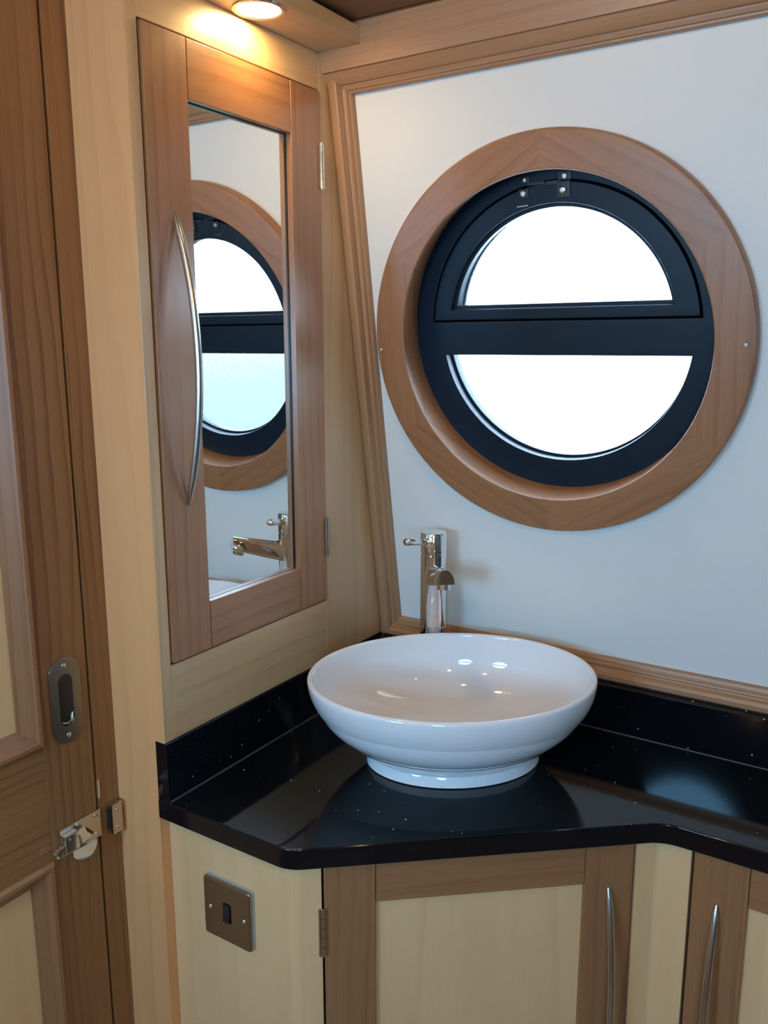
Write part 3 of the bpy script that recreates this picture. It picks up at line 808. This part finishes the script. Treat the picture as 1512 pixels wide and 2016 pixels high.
for sx in (-0.0315, 0.0315): small_screw(0.0945 + sx, SWY - 0.0094, 0.7555, 0.0038, SCREW, sw, (0, -1, 0))

# ---- wash basin
BC = Vector((0.277, -0.231)); BA, BB = 0.2215, 0.1815
TB = math.radians(38.9)
MB = Matrix.Translation((BC.x, BC.y, 0.90)) @ Matrix.Rotation(TB, 4, 'Z')
fcw = Vector((0.2745, -0.2190)) - BC
fx = fcw.x * math.cos(TB) + fcw.y * math.sin(TB); fy = -fcw.x * math.sin(TB) + fcw.y * math.cos(TB)
HB = 0.147
bm = bmesh.new(); rows = []
a0, b0 = 0.1300, 0.0945
rows.append((0.115, 0.083, fx, fy, 0.0130))
rows.append((a0, b0, fx, fy, 0.0150))
for i in range(1, 25):
    t = i / 24; f = math.sin(t * math.pi / 2) ** 0.94
    w = t
    rows.append((a0 + (BA - a0) * f, b0 + (BB - b0) * f, fx * (1 - w), fy * (1 - w), 0.015 + (HB - 0.006 - 0.015) * t))
rt = 0.0042                                           # rolled rim
for i in range(1, 9):
    a = math.pi * i / 8
    rows.append((BA - rt + rt * math.cos(a), BB - rt + rt * math.cos(a), 0, 0, HB - 0.006 + rt * 1.3 * math.sin(a)))
ai, bi = BA - 2 * rt, BB - 2 * rt
for i in range(1, 31):
    t = i / 30
    f = math.cos(t * math.pi / 2) ** 0.80
    z = (HB - 0.006) - (HB - 0.034) * (1 - (1 - t) ** 2.0) ** 0.92
    f = max(f, 0.10)
    rows.append((0.022 + (ai - 0.022) * f, 0.022 + (bi - 0.022) * f, fx * t * 0.5, fy * t * 0.5, z))
rings = add_lathe(bm, rows, 112)
cap(bm, rings[0], True); cap(bm, rings[-1])
bmesh.ops.recalc_face_normals(bm, faces=bm.faces)
basin = finish('wash_basin', bm, CERAMIC, None, MB, 60, uv=False)
tag(basin, 'white oval ceramic vessel basin standing on the black worktop', 'basin')
bm = bmesh.new()
rings = add_lathe(bm, [(0.134, 0.0985, fx, fy, 0.0), (0.1365, 0.1010, fx, fy, 0.0018), (0.1350, 0.0995, fx, fy, 0.0100), (0.1322, 0.0968, fx, fy, 0.0165), (0.1285, 0.0930, fx, fy, 0.0180)], 96)
cap(bm, rings[0], True); cap(bm, rings[-1]); bmesh.ops.recalc_face_normals(bm, faces=bm.faces)
finish('foot', bm, CERAMIC, basin, MB, 40, uv=False)
bm = bmesh.new()
rings = add_lathe(bm, [(0.030, 0.030, fx * .5, fy * .5, 0.0345), (0.030, 0.030, fx * .5, fy * .5, 0.0375), (0.026, 0.026, fx * .5, fy * .5, 0.0405), (0.012, 0.012, fx * .5, fy * .5, 0.0415)], 40)
cap(bm, rings[0], True); cap(bm, rings[-1]); bmesh.ops.recalc_face_normals(bm, faces=bm.faces)
finish('waste_plug', bm, CHROME, basin, MB, 40, uv=False)

# ---- tall mixer tap
TX, TY = 0.1490, -0.0625
tap = empty('mixer_tap', (TX, TY, 0.90))
tag(tap, 'tall chrome mixer tap standing behind the white basin', 'tap')
MT = Matrix.Translation((TX, TY, 0.90))
RB = 0.0228
lathe('base_flange', [(0.0265, 0.0), (0.0268, 0.003), (0.0255, 0.006), (RB + 0.0004, 0.008)], CHROME, tap, MT, 48)
lathe('body', [(RB, 0.006), (RB, 0.1500), (RB - 0.0006, 0.1506), (RB - 0.0006, 0.1514), (RB, 0.1520), (RB, 0.2795), (RB - 0.0010, 0.2805)], CHROME, tap, MT, 64)
lathe('cap', [(RB - 0.0012, 0.2805), (RB - 0.0012, 0.2830), (RB, 0.2838), (RB, 0.3170), (RB - 0.0008, 0.3188), (RB - 0.0025, 0.3195)], CHROME, tap, MT, 64)
hd = Vector((-0.17, -0.985, 0.16)).normalized(); h0 = Vector((TX, TY, 1.2020))
bm = bmesh.new(); add_tube(bm, [h0 + hd * t for t in (0.018, 0.0205, 0.0225, 0.0740, 0.0755, 0.0762)], [0.0050, 0.0050, 0.0064, 0.0064, 0.0058, 0.0040], 28)
finish('lever', bm, CHROME, tap, None, 35, uv=False)
# D section spout
sd = Vector((0.63, -0.775, 0.235)).normalized(); sl = Vector((0.775, 0.63, 0)).normalized(); su = sd.cross(sl); su = su if su.z > 0 else -su
s0 = Vector((TX, TY, 1.1400))
bm = bmesh.new(); rings = []
N = 20
for t, w, h in ((0.012, 0.0165, 0.034), (0.045, 0.0162, 0.031), (0.085, 0.0158, 0.026), (0.1140, 0.0155, 0.0235), (0.1152, 0.0148, 0.0225)):
    c = s0 + sd * t; ring = []
    for i in range(N + 1):
        a = math.pi * i / N
        ring.append(bm.verts.new(c + sl * (w * math.cos(a)) + su * (h * (math.sin(a) - 0.40))))
    ring.insert(0, bm.verts.new(c + sl * (w * 0.97) + su * (-h * 0.46))); ring.append(bm.verts.new(c - sl * (w * 0.97) + su * (-h * 0.46)))
    rings.append(ring)
for A, B in zip(rings, rings[1:]):
    for i in range(len(A)):
        j = (i + 1) % len(A); bm.faces.new((A[i], A[j], B[j], B[i]))
bm.faces.new(list(reversed(rings[0]))); bm.faces.new(rings[-1]); bmesh.ops.recalc_face_normals(bm, faces=bm.faces)
finish('spout', bm, CHROME, tap, None, 35, uv=False)
ac = s0 + sd * 0.099 - su * 0.0105
bm = bmesh.new(); add_cyl(bm, ac, ac - su * 0.0085, 0.0115, 0.0110, 28)
finish('aerator', bm, CHROME, tap, None, 35, uv=False)

# ---- recessed downlight in the pelmet
DLX, DLY, DLZ = 0.0355, -0.3560, 1.9820
dl = empty('downlight', (DLX, DLY, DLZ))
tag(dl, 'small round recessed downlight glowing in the pelmet above the mirror', 'lamp')
MD = Matrix.Translation((DLX, DLY, DLZ))
bm = bmesh.new()
rings = add_lathe(bm, [(0.0290, 0.0290, 0, 0, 0.0), (0.0300, 0.0300, 0, 0, -0.0022), (0.0335, 0.0335, 0, 0, -0.0032), (0.0362, 0.0362, 0, 0, -0.0022), (0.0368, 0.0368, 0, 0, 0.0)], 48)
bmesh.ops.recalc_face_normals(bm, faces=bm.faces)
finish('bezel', bm, NICKEL, dl, MD, 40, uv=False)
lathe('lens', [(0.0298, -0.0002), (0.0292, -0.0016), (0.020, -0.0026)], LENS, dl, MD, 48, (False, True))

# flat faces stay flat next to their eased edges
ROUND = ('wash_basin', 'foot', 'handle', 'lever', 'body', 'cap', 'base_flange', 'spout', 'lens', 'bezel', 'waste_plug', 'aerator', 'hinge', 'screw', 'recess_lip')
for o in COL.objects:
    if o.type == 'MESH' and o.name.split('.')[0] not in ROUND:
        wn_ = o.modifiers.new('even_normals', 'WEIGHTED_NORMAL')
        wn_.mode = 'FACE_AREA'; wn_.weight = 100; wn_.keep_sharp = True
